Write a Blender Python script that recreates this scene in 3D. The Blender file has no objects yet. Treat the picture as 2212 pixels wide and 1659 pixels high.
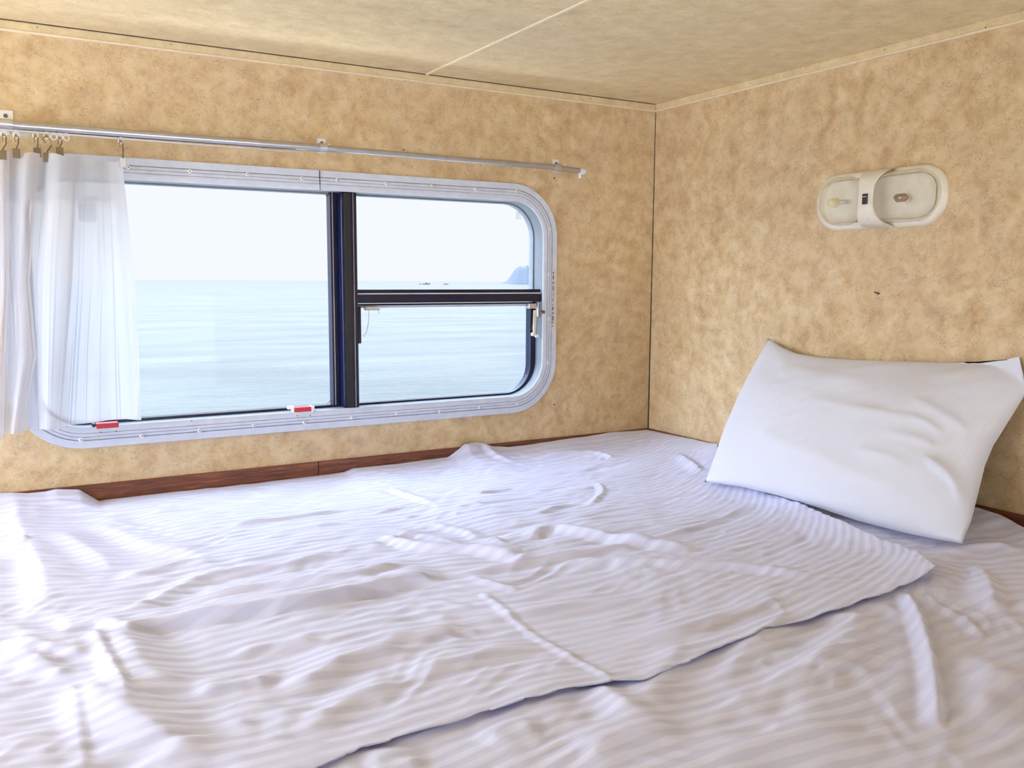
import bpy, bmesh, math, random
import numpy as np
from mathutils import Vector, Matrix

random.seed(7)
PI = math.pi
COL = bpy.context.scene.collection

# ------------------------------------------------------------------ camera
# origin: foot of the corner where the window wall (y = 0) meets the right wall (x = 0);
# z = 0 is the top edge of the wooden baseboards; metres.
CAM = np.array([-1.426225, -1.755272, 0.376835])
YAW, PITCH, ROLL, FPX = 0.5281727, 0.1186632, 0.0053574, 1921.7754
CEIL = 0.7982


def cam_axes():
    cy, sy = math.cos(YAW), math.sin(YAW)
    f = np.array([sy * math.cos(PITCH), cy * math.cos(PITCH), -math.sin(PITCH)])
    r = np.array([cy, -sy, 0.0])
    u = np.cross(r, f)
    c, s = math.cos(ROLL), math.sin(ROLL)
    return r * c + u * s, -r * s + u * c, f


RX, UX, FX = cam_axes()


def ray(px, py):
    return RX * ((px - 1106) / FPX) - UX * ((py - 829.5) / FPX) + FX


def W(px, py, Y=0.0):
    d = ray(px, py)
    return CAM + d * ((Y - CAM[1]) / d[1])


def RW(px, py, X=0.0):
    d = ray(px, py)
    return CAM + d * ((X - CAM[0]) / d[0])


def BD(px, py, Z=-0.03):
    d = ray(px, py)
    return CAM + d * ((Z - CAM[2]) / d[2])


cam_d = bpy.data.cameras.new('camera')
cam = bpy.data.objects.new('camera', cam_d)
COL.objects.link(cam)
cam_d.sensor_fit = 'HORIZONTAL'
cam_d.sensor_width = 36.0
cam_d.lens = 36.0 * FPX / 2212.0
cam_d.clip_start = 0.01
cam_d.clip_end = 60000
cam.matrix_world = Matrix(((RX[0], UX[0], -FX[0], CAM[0]), (RX[1], UX[1], -FX[1], CAM[1]),
                           (RX[2], UX[2], -FX[2], CAM[2]), (0, 0, 0, 1)))
bpy.context.scene.camera = cam

# ------------------------------------------------------------------ materials


class NT:
    def __init__(self, name):
        self.m = bpy.data.materials.new(name)
        self.m.use_nodes = True
        self.t = self.m.node_tree
        self.p = self.t.nodes['Principled BSDF']
        self.out = self.t.nodes['Material Output']

    def n(self, typ, **kw):
        nd = self.t.nodes.new(typ)
        for k, v in kw.items():
            if k.startswith('_'):
                setattr(nd, k[1:], v)
        return nd

    def l(self, a, b):
        self.t.links.new(a, b)

    def noise(self, vec, scale, detail=3, rough=.5, dist=0.0):
        n = self.n('ShaderNodeTexNoise')
        n.inputs['Scale'].default_value = scale
        n.inputs['Detail'].default_value = detail
        n.inputs['Roughness'].default_value = rough
        n.inputs['Distortion'].default_value = dist
        if vec is not None:
            self.l(vec, n.inputs['Vector'])
        return n.outputs['Fac']

    def ramp(self, fac, stops, interp='LINEAR'):
        r = self.n('ShaderNodeValToRGB')
        r.color_ramp.interpolation = interp
        e = r.color_ramp.elements
        while len(e) < len(stops):
            e.new(0.5)
        for i, (p, c) in enumerate(stops):
            e[i].position = p
            e[i].color = (*c, 1) if len(c) == 3 else c
        self.l(fac, r.inputs['Fac'])
        return r.outputs['Color']

    def mix(self, fac, a, b, mode='MIX'):
        m = self.n('ShaderNodeMix', _data_type='RGBA', _blend_type=mode)
        for s, v in ((0, fac), (6, a), (7, b)):
            if hasattr(v, 'is_linked') or isinstance(v, bpy.types.NodeSocket):
                self.l(v, m.inputs[s])
            elif s == 0:
                m.inputs[s].default_value = v
            else:
                m.inputs[s].default_value = (*v, 1)
        return m.outputs[2]

    def math(self, op, a, b=0.0, c=None):
        m = self.n('ShaderNodeMath', _operation=op)
        for i, v in enumerate((a, b, c)):
            if v is None:
                continue
            if isinstance(v, bpy.types.NodeSocket):
                self.l(v, m.inputs[i])
            else:
                m.inputs[i].default_value = v
        return m.outputs[0]

    def obj(self):
        return self.n('ShaderNodeTexCoord').outputs['Object']

    def mapping(self, vec, scale=(1, 1, 1), rot=(0, 0, 0)):
        m = self.n('ShaderNodeMapping')
        m.inputs['Scale'].default_value = scale
        m.inputs['Rotation'].default_value = rot
        self.l(vec, m.inputs['Vector'])
        return m.outputs[0]

    def bump(self, h, dist, strength=1.0):
        b = self.n('ShaderNodeBump')
        b.inputs['Strength'].default_value = strength
        b.inputs['Distance'].default_value = dist
        self.l(h, b.inputs['Height'])
        self.l(b.outputs[0], self.p.inputs['Normal'])


def plain(name, col, rough=.5, metal=0.0, bumpy=None, spec=None):
    k = NT(name)
    k.p.inputs['Base Color'].default_value = (*col, 1)
    k.p.inputs['Roughness'].default_value = rough
    k.p.inputs['Metallic'].default_value = metal
    if spec is not None:
        k.p.inputs['Specular IOR Level'].default_value = spec
    v = k.obj()
    f = k.noise(v, bumpy[0] if bumpy else 60, 3)
    a = tuple(c * .93 for c in col)
    b = tuple(min(1, c * 1.05) for c in col)
    k.l(k.ramp(f, [(.3, a), (.7, b)]), k.p.inputs['Base Color'])
    if bumpy:
        k.bump(f, bumpy[1])
    return k.m


def wallpaper(name, tint=1.0, light=0.0):
    k = NT(name)
    v = k.obj()
    w1 = k.noise(v, 3.2, 4, .6)
    w2 = k.noise(v, 24.0, 6, .66, .25)
    w3 = k.noise(k.mapping(v, (1.0, 1.0, 1.6), (.4, .9, .2)), 75.0, 4, .62, 2.2)
    base = k.ramp(w2, [(.30, (.47, .315, .158)), (.43, (.585, .416, .218)), (.52, (.645, .482, .264)), (.62, (.70, .545, .320)), (.75, (.77, .64, .405))])
    pink = k.mix(k.ramp(w1, [(.42, (0, 0, 0)), (.66, (1, 1, 1))]), base, (.63, .48, .34))
    base = k.mix(.30, base, pink)
    # short curled fibre marks, darker and lighter
    r1 = k.math('ABSOLUTE', k.math('SUBTRACT', w3, .5))
    line = k.ramp(r1, [(.0, (1, 1, 1)), (.016, (.9, .9, .9)), (.042, (0, 0, 0))])
    gate = k.ramp(k.noise(v, 46.0, 3, .6, .4), [(.47, (0, 0, 0)), (.57, (1, 1, 1))])
    f = k.mix(1.0, line, gate, 'MULTIPLY')
    c = k.mix(k.math('MULTIPLY', f, .62), base, (.30, .21, .125))
    w4 = k.noise(k.mapping(v, (1.3, 1.3, 1.0), (.9, .3, 1.2)), 95.0, 3, .6, 1.8)
    r2 = k.math('ABSOLUTE', k.math('SUBTRACT', w4, .53))
    f2 = k.mix(1.0, k.ramp(r2, [(.0, (1, 1, 1)), (.03, (0, 0, 0))]), k.ramp(k.noise(v, 30.0, 2), [(.5, (0, 0, 0)), (.62, (1, 1, 1))]), 'MULTIPLY')
    c = k.mix(k.math('MULTIPLY', f2, .45), c, (.78, .72, .58))
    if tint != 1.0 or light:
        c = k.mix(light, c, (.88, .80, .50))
    k.l(c, k.p.inputs['Base Color'])
    k.p.inputs['Roughness'].default_value = .55
    k.p.inputs['Specular IOR Level'].default_value = .25
    k.bump(w3, .0006)
    return k.m


def wood(name, dark=False):
    k = NT(name)
    v = k.obj()
    m = k.mapping(v, (2.2, 2.2, 34.0))
    f = k.noise(m, 4.0, 6, .62, 1.2)
    g = k.noise(k.mapping(v, (9, 9, 210)), 3.0, 3, .6, .5)
    c = k.ramp(f, [(.30, (.075, .018, .007)), (.5, (.19, .055, .021)), (.72, (.33, .125, .052))])
    c = k.mix(k.math('MULTIPLY', k.ramp(g, [(.45, (0, 0, 0)), (.62, (1, 1, 1))]), .5), c, (.07, .017, .007))
    k.l(c, k.p.inputs['Base Color'])
    k.p.inputs['Roughness'].default_value = .42
    k.bump(g, .0004)
    return k.m


def cloth(name, stripes=True, col=(.69, .73, .96), col2=(.60, .638, .86)):
    k = NT(name)
    v = k.obj()
    fine = k.noise(k.mapping(v, (1, 1, 1)), 900, 2, .6)
    if stripes:
        uv = k.n('ShaderNodeUVMap')
        uv.uv_map = 'weave'
        sep = k.n('ShaderNodeSeparateXYZ')
        k.l(uv.outputs[0], sep.inputs[0])
        wob = k.math('MULTIPLY', k.math('SUBTRACT', k.noise(v, 9, 3), .5), .05)
        s = k.math('SINE', k.math('MULTIPLY', k.math('ADD', sep.outputs[1], k.math('MULTIPLY', wob, .12)), 2 * PI / .0195))
        sm = k.math('MULTIPLY_ADD', s, .5, .5)
        band = k.ramp(sm, [(.32, (0, 0, 0)), (.68, (1, 1, 1))])
        sheen_fade = k.ramp(k.noise(v, 5.5, 3, .6), [(.34, (.25, .25, .25)), (.56, (1.25, 1.25, 1.25))])  # uneven stripe contrast painted in for the satin's changing sheen
        c = k.mix(k.math('ADD', k.math('MULTIPLY', k.math('SUBTRACT', band, .5), sheen_fade), .5), col2, col)
        k.l(c, k.p.inputs['Base Color'])
        k.l(k.math('SUBTRACT', .80, k.math('MULTIPLY', band, .28)), k.p.inputs['Roughness'])
        h = k.math('ADD', k.math('MULTIPLY', sm, 1.0), k.math('MULTIPLY', fine, .18))
        k.bump(h, .0007)
    else:
        k.p.inputs['Base Color'].default_value = (*col, 1)
        k.p.inputs['Roughness'].default_value = .8
        k.bump(fine, .0003)
    k.p.inputs['Specular IOR Level'].default_value = .3
    k.p.inputs['Sheen Weight'].default_value = .15
    return k.m


def glass_mat(name, tint=(.97, .985, .985), refl=1.0):
    k = NT(name)
    k.t.nodes.remove(k.p)
    tr = k.n('ShaderNodeBsdfTransparent')
    tr.inputs[0].default_value = (*tint, 1)
    gl = k.n('ShaderNodeBsdfGlossy')
    gl.inputs['Roughness'].default_value = .02
    fr = k.n('ShaderNodeFresnel')
    fr.inputs[0].default_value = 1.4
    mx = k.n('ShaderNodeMixShader')
    k.l(k.math('MULTIPLY', fr.outputs[0], refl), mx.inputs[0])
    k.l(tr.outputs[0], mx.inputs[1])
    k.l(gl.outputs[0], mx.inputs[2])
    k.l(mx.outputs[0], k.out.inputs[0])
    return k.m


def lens_mat(name):
    k = NT(name)
    k.p.inputs['Base Color'].default_value = (.86, .80, .66, 1)
    k.p.inputs['Roughness'].default_value = .12
    k.p.inputs['Specular IOR Level'].default_value = .6
    tr = k.n('ShaderNodeBsdfTransparent')
    tr.inputs[0].default_value = (.97, .95, .88, 1)
    lw = k.n('ShaderNodeLayerWeight')
    lw.inputs[0].default_value = .35
    mx = k.n('ShaderNodeMixShader')
    k.l(k.math('ADD', k.math('MULTIPLY', lw.outputs['Facing'], .55), .10), mx.inputs[0])
    k.l(tr.outputs[0], mx.inputs[1])
    k.l(k.p.outputs[0], mx.inputs[2])
    k.l(mx.outputs[0], k.out.inputs[0])
    return k.m


def curtain_mat():
    k = NT('sheer_curtain_cloth')
    v = k.obj()
    uv = k.n('ShaderNodeUVMap')
    uv.uv_map = 'weave'
    sep = k.n('ShaderNodeSeparateXYZ')
    k.l(uv.outputs[0], sep.inputs[0])
    vz = k.n('ShaderNodeSeparateXYZ')
    k.l(v, vz.inputs[0])
    cmb = k.n('ShaderNodeCombineXYZ')
    k.l(sep.outputs[0], cmb.inputs[0])
    k.l(k.math('MULTIPLY', sep.outputs[1], .006), cmb.inputs[1])
    th = k.noise(cmb.outputs[0], 260, 2, .5)
    cols = k.noise(cmb.outputs[0], 45, 2, .5)
    thread = k.ramp(th, [(.56, (0, 0, 0)), (.66, (1, 1, 1))])
    colr = k.mix(k.math('MULTIPLY', thread, .75), (.80, .80, .82), (.44, .44, .50))
    head = k.ramp(vz.outputs[2], [(.498, (0, 0, 0)), (.501, (1, 1, 1))])
    hem = k.ramp(sep.outputs[0], [(.955, (0, 0, 0)), (.957, (1, 1, 1))])
    dens = k.math('MAXIMUM', head, hem)
    colr = k.mix(k.math('MULTIPLY', dens, .5), colr, (.62, .63, .66))
    k.l(colr, k.p.inputs['Base Color'])
    k.p.inputs['Roughness'].default_value = .9
    k.p.inputs['Specular IOR Level'].default_value = .1
    tl = k.n('ShaderNodeBsdfTranslucent')
    k.l(colr, tl.inputs[0])
    tr = k.n('ShaderNodeBsdfTransparent')
    tr.inputs[0].default_value = (.96, .97, 1, 1)
    m1 = k.n('ShaderNodeMixShader')
    m1.inputs[0].default_value = .50
    k.l(k.p.outputs[0], m1.inputs[1])
    k.l(tl.outputs[0], m1.inputs[2])
    m2 = k.n('ShaderNodeMixShader')
    # doubled header band and side hem are denser
    t = k.math('MULTIPLY_ADD', dens, -.14, .30)
    t = k.math('SUBTRACT', t, k.math('MULTIPLY', thread, .12))
    t = k.math('ADD', t, k.math('MULTIPLY', k.math('SUBTRACT', cols, .5), .12))
    k.l(t, m2.inputs[0])
    k.l(m1.outputs[0], m2.inputs[1])
    k.l(tr.outputs[0], m2.inputs[2])
    k.l(m2.outputs[0], k.out.inputs[0])
    return k.m


def sea_mat():
    k = NT('sea_water')
    v = k.n('ShaderNodeNewGeometry').outputs['Position']
    a = k.noise(k.mapping(v, (.55, 1.25, 1), (0, 0, .53)), 1.6, 5, .68, .3)
    b = k.noise(k.mapping(v, (.25, .8, 1), (0, 0, .53)), .25, 3, .55)
    h = k.math('ADD', k.math('MULTIPLY', a, 1.0), k.math('MULTIPLY', b, .7))
    k.bump(h, .16, .7)
    k.l(k.ramp(b, [(.35, (.022, .030, .030)), (.65, (.043, .052, .051))]), k.p.inputs['Base Color'])
    k.p.inputs['Roughness'].default_value = .15
    k.p.inputs['IOR'].default_value = 1.33
    return k.m


M = {}
M['wall'] = wallpaper('mottled_wallpaper')
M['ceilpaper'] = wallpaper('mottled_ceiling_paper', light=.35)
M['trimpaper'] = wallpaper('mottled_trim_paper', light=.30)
M['trimedge'] = plain('cream_trim_edge', (.80, .68, .48), .35)
M['wood'] = wood('reddish_wood_strip')
M['gap'] = plain('dark_gap_and_shadow_line', (.05, .032, .02), .9)
M['alu'] = plain('pale_lacquered_aluminium', (.60, .64, .73), .38, .0, spec=.5)
M['reveal'] = plain('darker_grey_reveal', (.18, .20, .225), .4, .0)  # even grey, darker than the frame face
M['screw'] = plain('bright_screw', (.82, .83, .86), .3, .1)
M['screwhole'] = plain('dark_recess', (.02, .02, .025), .7)
M['navy'] = plain('dark_navy_window_profile', (.006, .008, .034), .2)
M['rubber'] = plain('black_rubber_seal', (.005, .005, .008), .38)
M['whiteline'] = plain('white_seal_line', (.8, .8, .82), .4)
M['glass'] = glass_mat('window_glass', refl=.15)
M['red'] = plain('red_plastic', (.55, .03, .035), .35)
M['steel'] = plain('brushed_steel', (.62, .62, .64), .28, .9)
M['rod'] = plain('satin_metal_rod', (.50, .50, .52), .30, .9)
M['brass'] = plain('tarnished_hook_metal', (.20, .15, .09), .4, .7)
M['whiteplastic'] = plain('white_plastic', (.80, .80, .80), .4)
M['cream'] = plain('aged_cream_plastic', (.78, .73, .61), .32)
M['reflector'] = plain('white_reflector_pan', (.78, .77, .72), .3)
M['lens'] = lens_mat('clear_aged_lens')
M['bulbglass'] = plain('amber_bulb', (.24, .11, .02), .2, .3)
M['bulbpale'] = plain('pale_yellow_bulb', (.85, .80, .45), .25)
M['black'] = plain('black_rocker_switch', (.015, .008, .010), .3)
M['sheet'] = cloth('white_satin_stripe_cotton')
M['pillow'] = cloth('plain_white_cotton', False, (.68, .70, .775))
M['mattress'] = plain('mattress_ticking', (.78, .78, .80), .9)
M['curtain'] = curtain_mat()
M['sea'] = sea_mat()
M['hill'] = plain('haze_tinted_headland', (.014, .020, .030), .95, bumpy=(.02, 3.0))  # bluish haze of distance is put into the base colour
M['boat'] = plain('grey_hull', (.010, .013, .018), .7)
M['sticker'] = plain('pale_sticker', (.62, .60, .58), .6)
M['ink'] = plain('printed_dark_marks', (.10, .11, .13), .7)
M['stamp'] = plain('grey_glass_stamp', (.55, .57, .62), .6)
M['exterior'] = plain('white_exterior_skin', (.75, .75, .75), .5)
M['lining'] = plain('white_cabin_lining', (.78, .80, .84), .6)
M['ground'] = plain('pale_sand', (.74, .70, .62), .95)
M['lampglow'] = plain('lamp_diffuser', (.85, .83, .78), .5)

# ------------------------------------------------------------------ mesh helpers


def tag(o, label=None, cat=None, group=None, kind=None):
    if label:
        o['label'] = label
    if cat:
        o['category'] = cat
    if group:
        o['group'] = group
    if kind:
        o['kind'] = kind
    return o


def empty(name, loc, label, cat, group=None, kind=None):
    o = bpy.data.objects.new(name, None)
    o.empty_display_size = .02
    o.location = loc
    COL.objects.link(o)
    return tag(o, label, cat, group, kind)


def link_mesh(name, me, mat, parent=None, smooth=False):
    if mat is not None:
        me.materials.append(mat)
    if smooth:
        me.polygons.foreach_set('use_smooth', [True] * len(me.polygons))
    o = bpy.data.objects.new(name, me)
    COL.objects.link(o)
    if parent is not None:
        # mesh data is given in world coordinates; keep it there
        o.parent = parent
        base = parent_offset(parent)
        o.location = -base
    return o


def parent_offset(p):
    v = Vector(p.location)
    while p.parent is not None:
        p = p.parent
        v = v + Vector(p.location)
    return v


class MB:
    """collects simple solids in world coordinates, linked as one mesh object"""

    def __init__(self):
        self.v, self.f = [], []

    def box(self, a, b):
        x0, x1 = sorted((a[0], b[0]))
        y0, y1 = sorted((a[1], b[1]))
        z0, z1 = sorted((a[2], b[2]))
        n = len(self.v)
        self.v += [(x0, y0, z0), (x1, y0, z0), (x1, y1, z0), (x0, y1, z0), (x0, y0, z1), (x1, y0, z1), (x1, y1, z1), (x0, y1, z1)]
        self.f += [tuple(n + i for i in q) for q in ((0, 3, 2, 1), (4, 5, 6, 7), (0, 1, 5, 4), (1, 2, 6, 5), (2, 3, 7, 6), (3, 0, 4, 7))]
        return self

    def tube(self, pts, r, seg=12, caps=True):
        pts = [Vector(p) for p in pts]
        rs = r if isinstance(r, (list, tuple)) else [r] * len(pts)
        n0 = len(self.v)
        up = None
        for i, p in enumerate(pts):
            t = (pts[min(i + 1, len(pts) - 1)] - pts[max(i - 1, 0)])
            if t.length < 1e-9:
                t = Vector((0, 0, 1))
            t.normalize()
            if up is None:
                up = Vector((0, 0, 1)) if abs(t.z) < .9 else Vector((1, 0, 0))
            a = t.cross(up).normalized()
            up = a.cross(t).normalized()
            for k in range(seg):
                an = 2 * PI * k / seg
                self.v.append(tuple(p + (a * math.cos(an) + up * math.sin(an)) * rs[i]))
        for i in range(len(pts) - 1):
            for k in range(seg):
                k2 = (k + 1) % seg
                self.f.append((n0 + i * seg + k, n0 + i * seg + k2, n0 + (i + 1) * seg + k2, n0 + (i + 1) * seg + k))
        if caps:
            self.f.append(tuple(n0 + k for k in range(seg))[::-1])
            self.f.append(tuple(n0 + (len(pts) - 1) * seg + k for k in range(seg)))
        return self

    def loft(self, loops, cap0=False, cap1=False, closed=True):
        n0 = len(self.v)
        m = len(loops[0])
        for lp in loops:
            self.v += [tuple(p) for p in lp]
        for i in range(len(loops) - 1):
            for k in range(m if closed else m - 1):
                k2 = (k + 1) % m
                self.f.append((n0 + i * m + k, n0 + i * m + k2, n0 + (i + 1) * m + k2, n0 + (i + 1) * m + k))
        if cap0:
            self.f.append(tuple(n0 + k for k in range(m))[::-1])
        if cap1:
            self.f.append(tuple(n0 + (len(loops) - 1) * m + k for k in range(m)))
        return self

    def build(self, name, mat, parent=None, smooth=False, bevel=0.0, auto=True):
        me = bpy.data.meshes.new(name)
        me.from_pydata([tuple(float(c) for c in p) for p in self.v], [], self.f)
        bm = bmesh.new()
        bm.from_mesh(me)
        bmesh.ops.recalc_face_normals(bm, faces=bm.faces)
        bm.to_mesh(me)
        bm.free()
        o = link_mesh(name, me, mat, parent, smooth)
        if bevel:
            b = o.modifiers.new('bevel', 'BEVEL')
            b.width = bevel
            b.segments = 2
            b.limit_method = 'ANGLE'
            b.angle_limit = math.radians(50)
        if smooth and auto:
            try:
                me.shade_auto = None
            except Exception:
                pass
            es = o.modifiers.new('edges', 'EDGE_SPLIT')
            es.split_angle = math.radians(42)
        return o


def rrect(x0, x1, z0, z1, r, n=12):
    """rounded rectangle in (x, z), counter-clockwise"""
    out = []
    for cx, cz, a0 in ((x1 - r, z0 + r, -PI / 2), (x1 - r, z1 - r, 0), (x0 + r, z1 - r, PI / 2), (x0 + r, z0 + r, PI)):
        for i in range(n + 1):
            a = a0 + PI / 2 * i / n
            out.append((cx + r * math.cos(a), cz + r * math.sin(a)))
    return out


def screw_mb(c, axis, r=.0040):
    """a domed screw head at c, axis pointing out of the wall"""
    c, axis = Vector(c), Vector(axis)
    mb = MB()
    mb.tube([c, c + axis * .0012, c + axis * .0022], [r, r * .95, r * .55], 14)
    return mb


# ------------------------------------------------------------------ room shell
XL, YR, FLOOR = -2.75, -4.3, -1.25
win = dict(x0=-1.41, x1=-.2868, z0=.0675, z1=.5872, r=.118)


def wall_with_hole():
    bm = bmesh.new()
    hole = rrect(win['x0'] + .032, win['x1'] - .032, win['z0'] + .032, win['z1'] - .032, win['r'] - .032)
    rect = [(XL - .05, FLOOR), (.05, FLOOR), (.05, CEIL + .05), (XL - .05, CEIL + .05)]
    loops = []
    for y in (0.0, .032):
        hv = [bm.verts.new((x, y, z)) for x, z in hole]
        rv = [bm.verts.new((x, y, z)) for x, z in rect]
        ed = []
        for vs in (hv, rv):
            for i in range(len(vs)):
                ed.append(bm.edges.new((vs[i], vs[(i + 1) % len(vs)])))
        bmesh.ops.triangle_fill(bm, use_beauty=True, use_dissolve=False, edges=ed)
        loops.append((hv, rv))
    for k in (0, 1):
        a, b = loops[0][k], loops[1][k]
        for i in range(len(a)):
            j = (i + 1) % len(a)
            bm.faces.new((a[i], a[j], b[j], b[i]))
    bmesh.ops.recalc_face_normals(bm, faces=bm.faces)
    me = bpy.data.meshes.new('wall_left')
    bm.to_mesh(me)
    bm.free()
    return link_mesh('wall_left', me, M['wall'])


wl = tag(wall_with_hole(), 'tan mottled wall with the wide window over the bed', 'wall', kind='structure')
wr = tag(MB().box((0, YR - .05, FLOOR), (.05, -.0001, CEIL + .05)).build('wall_right', M['wall']),
         'tan mottled wall with the double light and leaning pillow', 'wall', kind='structure')
# little holes and a chip in the wallpaper
for (px, py, r) in ((872, 324, .0016), (1197, 874, .0017)):
    c = W(px, py)
    MB().tube([(c[0], .0004, c[2]), (c[0], -.0005, c[2])], r, 10).build('screw_hole', M['screwhole'], wl)
c = RW(1895, 632)
MB().tube([(-.0008, c[1] + .0075, c[2] + .0016), (-.0010, c[1] + .002, c[2] - .0004), (-.0012, c[1] - .004, c[2] - .0018), (-.0008, c[1] - .006, c[2] - .002)],
          [.0006, .0016, .0021, .0007], 8).build('chipped_spot', M['brass'], wr)

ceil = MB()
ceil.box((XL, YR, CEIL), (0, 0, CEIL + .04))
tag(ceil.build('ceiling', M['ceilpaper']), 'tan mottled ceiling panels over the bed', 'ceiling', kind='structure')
tag(MB().box((XL, YR, FLOOR - .04), (0, 0, FLOOR)).build('floor', M['lining']), 'pale cabin floor behind the bed', 'floor', kind='structure')


def holed_wall(name, label, plane, at, lo, hi, holes, thick=.04):
    # unseen cabin walls behind the bunk, made white to keep bounced light neutral
    """wall of boxes around rectangular holes; plane 'x' or 'y'; (lo, hi) = run, holes = [(a0,a1,z0,z1)]"""
    mb = MB()

    def bx(a0, a1, z0, z1):
        if a1 - a0 < 1e-4 or z1 - z0 < 1e-4:
            return
        if plane == 'x':
            mb.box((at, a0, z0), (at - thick, a1, z1))
        else:
            mb.box((a0, at, z0), (a1, at - thick, z1))
    cur = lo
    for a0, a1, z0, z1 in sorted(holes):
        bx(cur, a0, FLOOR, CEIL)
        bx(a0, a1, FLOOR, z0)
        bx(a0, a1, z1, CEIL)
        cur = a1
    bx(cur, hi, FLOOR, CEIL)
    return tag(mb.build(name, M['lining']), label, 'wall', kind='structure')


OP1 = (-1.18, -.08, .03, .70)
holed_wall('wall_opposite', 'white cabin wall facing the right wall, behind the view', 'x', XL, YR, 0, [OP1])
OP3 = (-1.35, -.12, -.95, .28)  # unseen opening, added and sized for fill light on bed and ceiling
holed_wall('wall_rear', 'white cabin wall with an added daylight opening behind the viewer', 'y', YR, XL, 0, [OP3])


def simple_frame(name, label, plane, at, op):
    a0, a1, z0, z1 = op
    e = empty(name, (at, (a0 + a1) / 2, z0) if plane == 'x' else ((a0 + a1) / 2, at, z0), label, 'window', kind='structure')
    mb = MB()
    w = .03
    for (p0, p1, q0, q1) in ((a0, a1, z0, z0 + w), (a0, a1, z1 - w, z1), (a0, a0 + w, z0 + w, z1 - w), (a1 - w, a1, z0 + w, z1 - w)):
        if plane == 'x':
            mb.box((at + .006, p0, q0), (at - .03, p1, q1))
        else:
            mb.box((p0, at + .006, q0), (p1, at - .03, q1))
    mb.build('window_frame', M['alu'], e)
    return e


simple_frame('window_2', 'side cabin window opposite the right wall, out of view', 'x', XL, OP1)

simple_frame('fill_window_3', 'unseen rear opening added for fill light, out of view', 'y', YR, OP3)

# --- trims -----------------------------------------------------------------
TH = CEIL - .780


def strip(name, label, pts_fn, run, n=2):
    e = empty(name, pts_fn(run[0], .004, CEIL - .009), label, 'trim', kind='structure')
    prof = [(0, CEIL), (.0035, CEIL), (.0045, CEIL - .002), (.0045, .7835)]
    MB().loft([[pts_fn(s, d, z) for d, z in prof + [(0, .7835)]] for s in run], True, True).build('trim_face', M['trimpaper'], e)
    bead = [(0, .7842), (.0046, .7842), (.0062, .7828), (.0064, .7812), (.0052, .7800), (0, .7798)]
    MB().loft([[pts_fn(s, d, z) for d, z in bead] for s in run], True, True).build('trim_bead', M['trimedge'], e)
    return e


t1 = strip('trim_1', 'papered cover strip along the top of the window wall', lambda s, d, z: (s, -d, z), (XL, -.0065))
t2 = strip('trim_2', 'papered cover strip along the top of the right wall', lambda s, d, z: (-d, s, z), (YR, -.0010))
for (px, py) in ((80, 59), (369, 96), (875, 175), (1277, 213)):
    c = W(px, py, -.0047)
    MB().tube([(c[0], -.0044, c[2]), (c[0], -.0052, c[2])], .0011, 8).build('nail_head', M['brass'], t1)
for (px, py) in ((1497, 220), (1620, 180), (1911, 107), (2129, 59)):
    c = RW(px, py, -.0047)
    MB().tube([(-.0044, c[1], c[2]), (-.0052, c[1], c[2])], .0011, 8).build('nail_head', M['brass'], t2)
MB().box((XL, -.0060, CEIL - .0012), (-.007, -.0046, CEIL)).build('painted_shadow_line', M['gap'], t1)  # dark strip standing in for the shadow line between trim and ceiling
# ceiling joint strip, running away from the window wall
sx = -.6155
s3 = MB().box((sx - .0035, YR, CEIL - .0022), (sx + .0035, -.007, CEIL + .001)).build('trim_3', M['trimedge'], bevel=.001)
tag(s3, 'thin cream cover strip across the ceiling joint', 'trim', kind='structure')
# dark gap in the vertical corner
g = MB()
zz = [-.0, .08, .16, .25, .33, .42, .52, .62, .70, .7795]
for i in range(len(zz) - 1):
    wA = .0021 - .0011 * zz[i] / .78
    g.box((-wA, -wA, zz[i]), (.0, .0, zz[i + 1]))
tag(g.build('trim_4', M['gap']), 'thin dark gap running up the corner between the walls', 'trim', kind='structure')

# wooden baseboards
JX = W(686, 1000)[0]
tag(MB().box((XL, -.006, -.12), (JX - .0006, 0, 0)).build('baseboard_left', M['wood'], bevel=.0006),
    'reddish wooden baseboard under the curtain end of the window', 'baseboard', kind='structure')
tag(MB().box((JX + .0006, -.006, -.12), (-.0001, 0, 0)).build('baseboard_center', M['wood'], bevel=.0006),
    'reddish wooden baseboard from the joint to the corner', 'baseboard', kind='structure')
tag(MB().box((-.006, -1.7, -.12), (0, -.0065, 0)).build('baseboard_right', M['wood'], bevel=.0006),
    'dark wooden baseboard along the right wall behind the pillow', 'baseboard', kind='structure')
tag(MB().box((XL + .002, -1.66, FLOOR), (-.0065, -.0065, -.20)).build('bunk_platform', M['wood'], bevel=.004),
    'wooden bunk platform carrying the mattress', 'bunk')

# ------------------------------------------------------------------ window_1
w1 = empty('window_1', ((win['x0'] + win['x1']) / 2, 0, win['z0']), 'wide rounded window with pale metal frame facing the sea', 'window', kind='structure')


def ring(prof, mat, name, x0=win['x0'], x1=win['x1'], z0=win['z0'], z1=win['z1'], r=win['r'], parent=w1, n=16):
    loops = []
    for i, y in prof:
        loops.append([(x, y, z) for x, z in rrect(x0 + i, x1 - i, z0 + i, z1 - i, max(r - i, .006), n)])
    return MB().loft(loops).build(name, mat, parent, smooth=True)


ring([(0, -.0002), (0, -.0060), (.0012, -.0072), (.0138, -.0072), (.0142, -.0030), (.0152, -.0030), (.0158, -.0082),
      (.0205, -.0086), (.0208, -.0062), (.0215, -.0062), (.0218, -.0086), (.0268, -.0088), (.0271, -.0066), (.0278, -.0066), (.0281, -.0090),
      (.0375, -.0094), (.0392, -.0084), (.0396, -.0070)], M['alu'], 'window_frame')
ring([(.0394, -.0072), (.0396, .0300), (.0375, .0310)], M['reveal'], 'frame_reveal')
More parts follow.
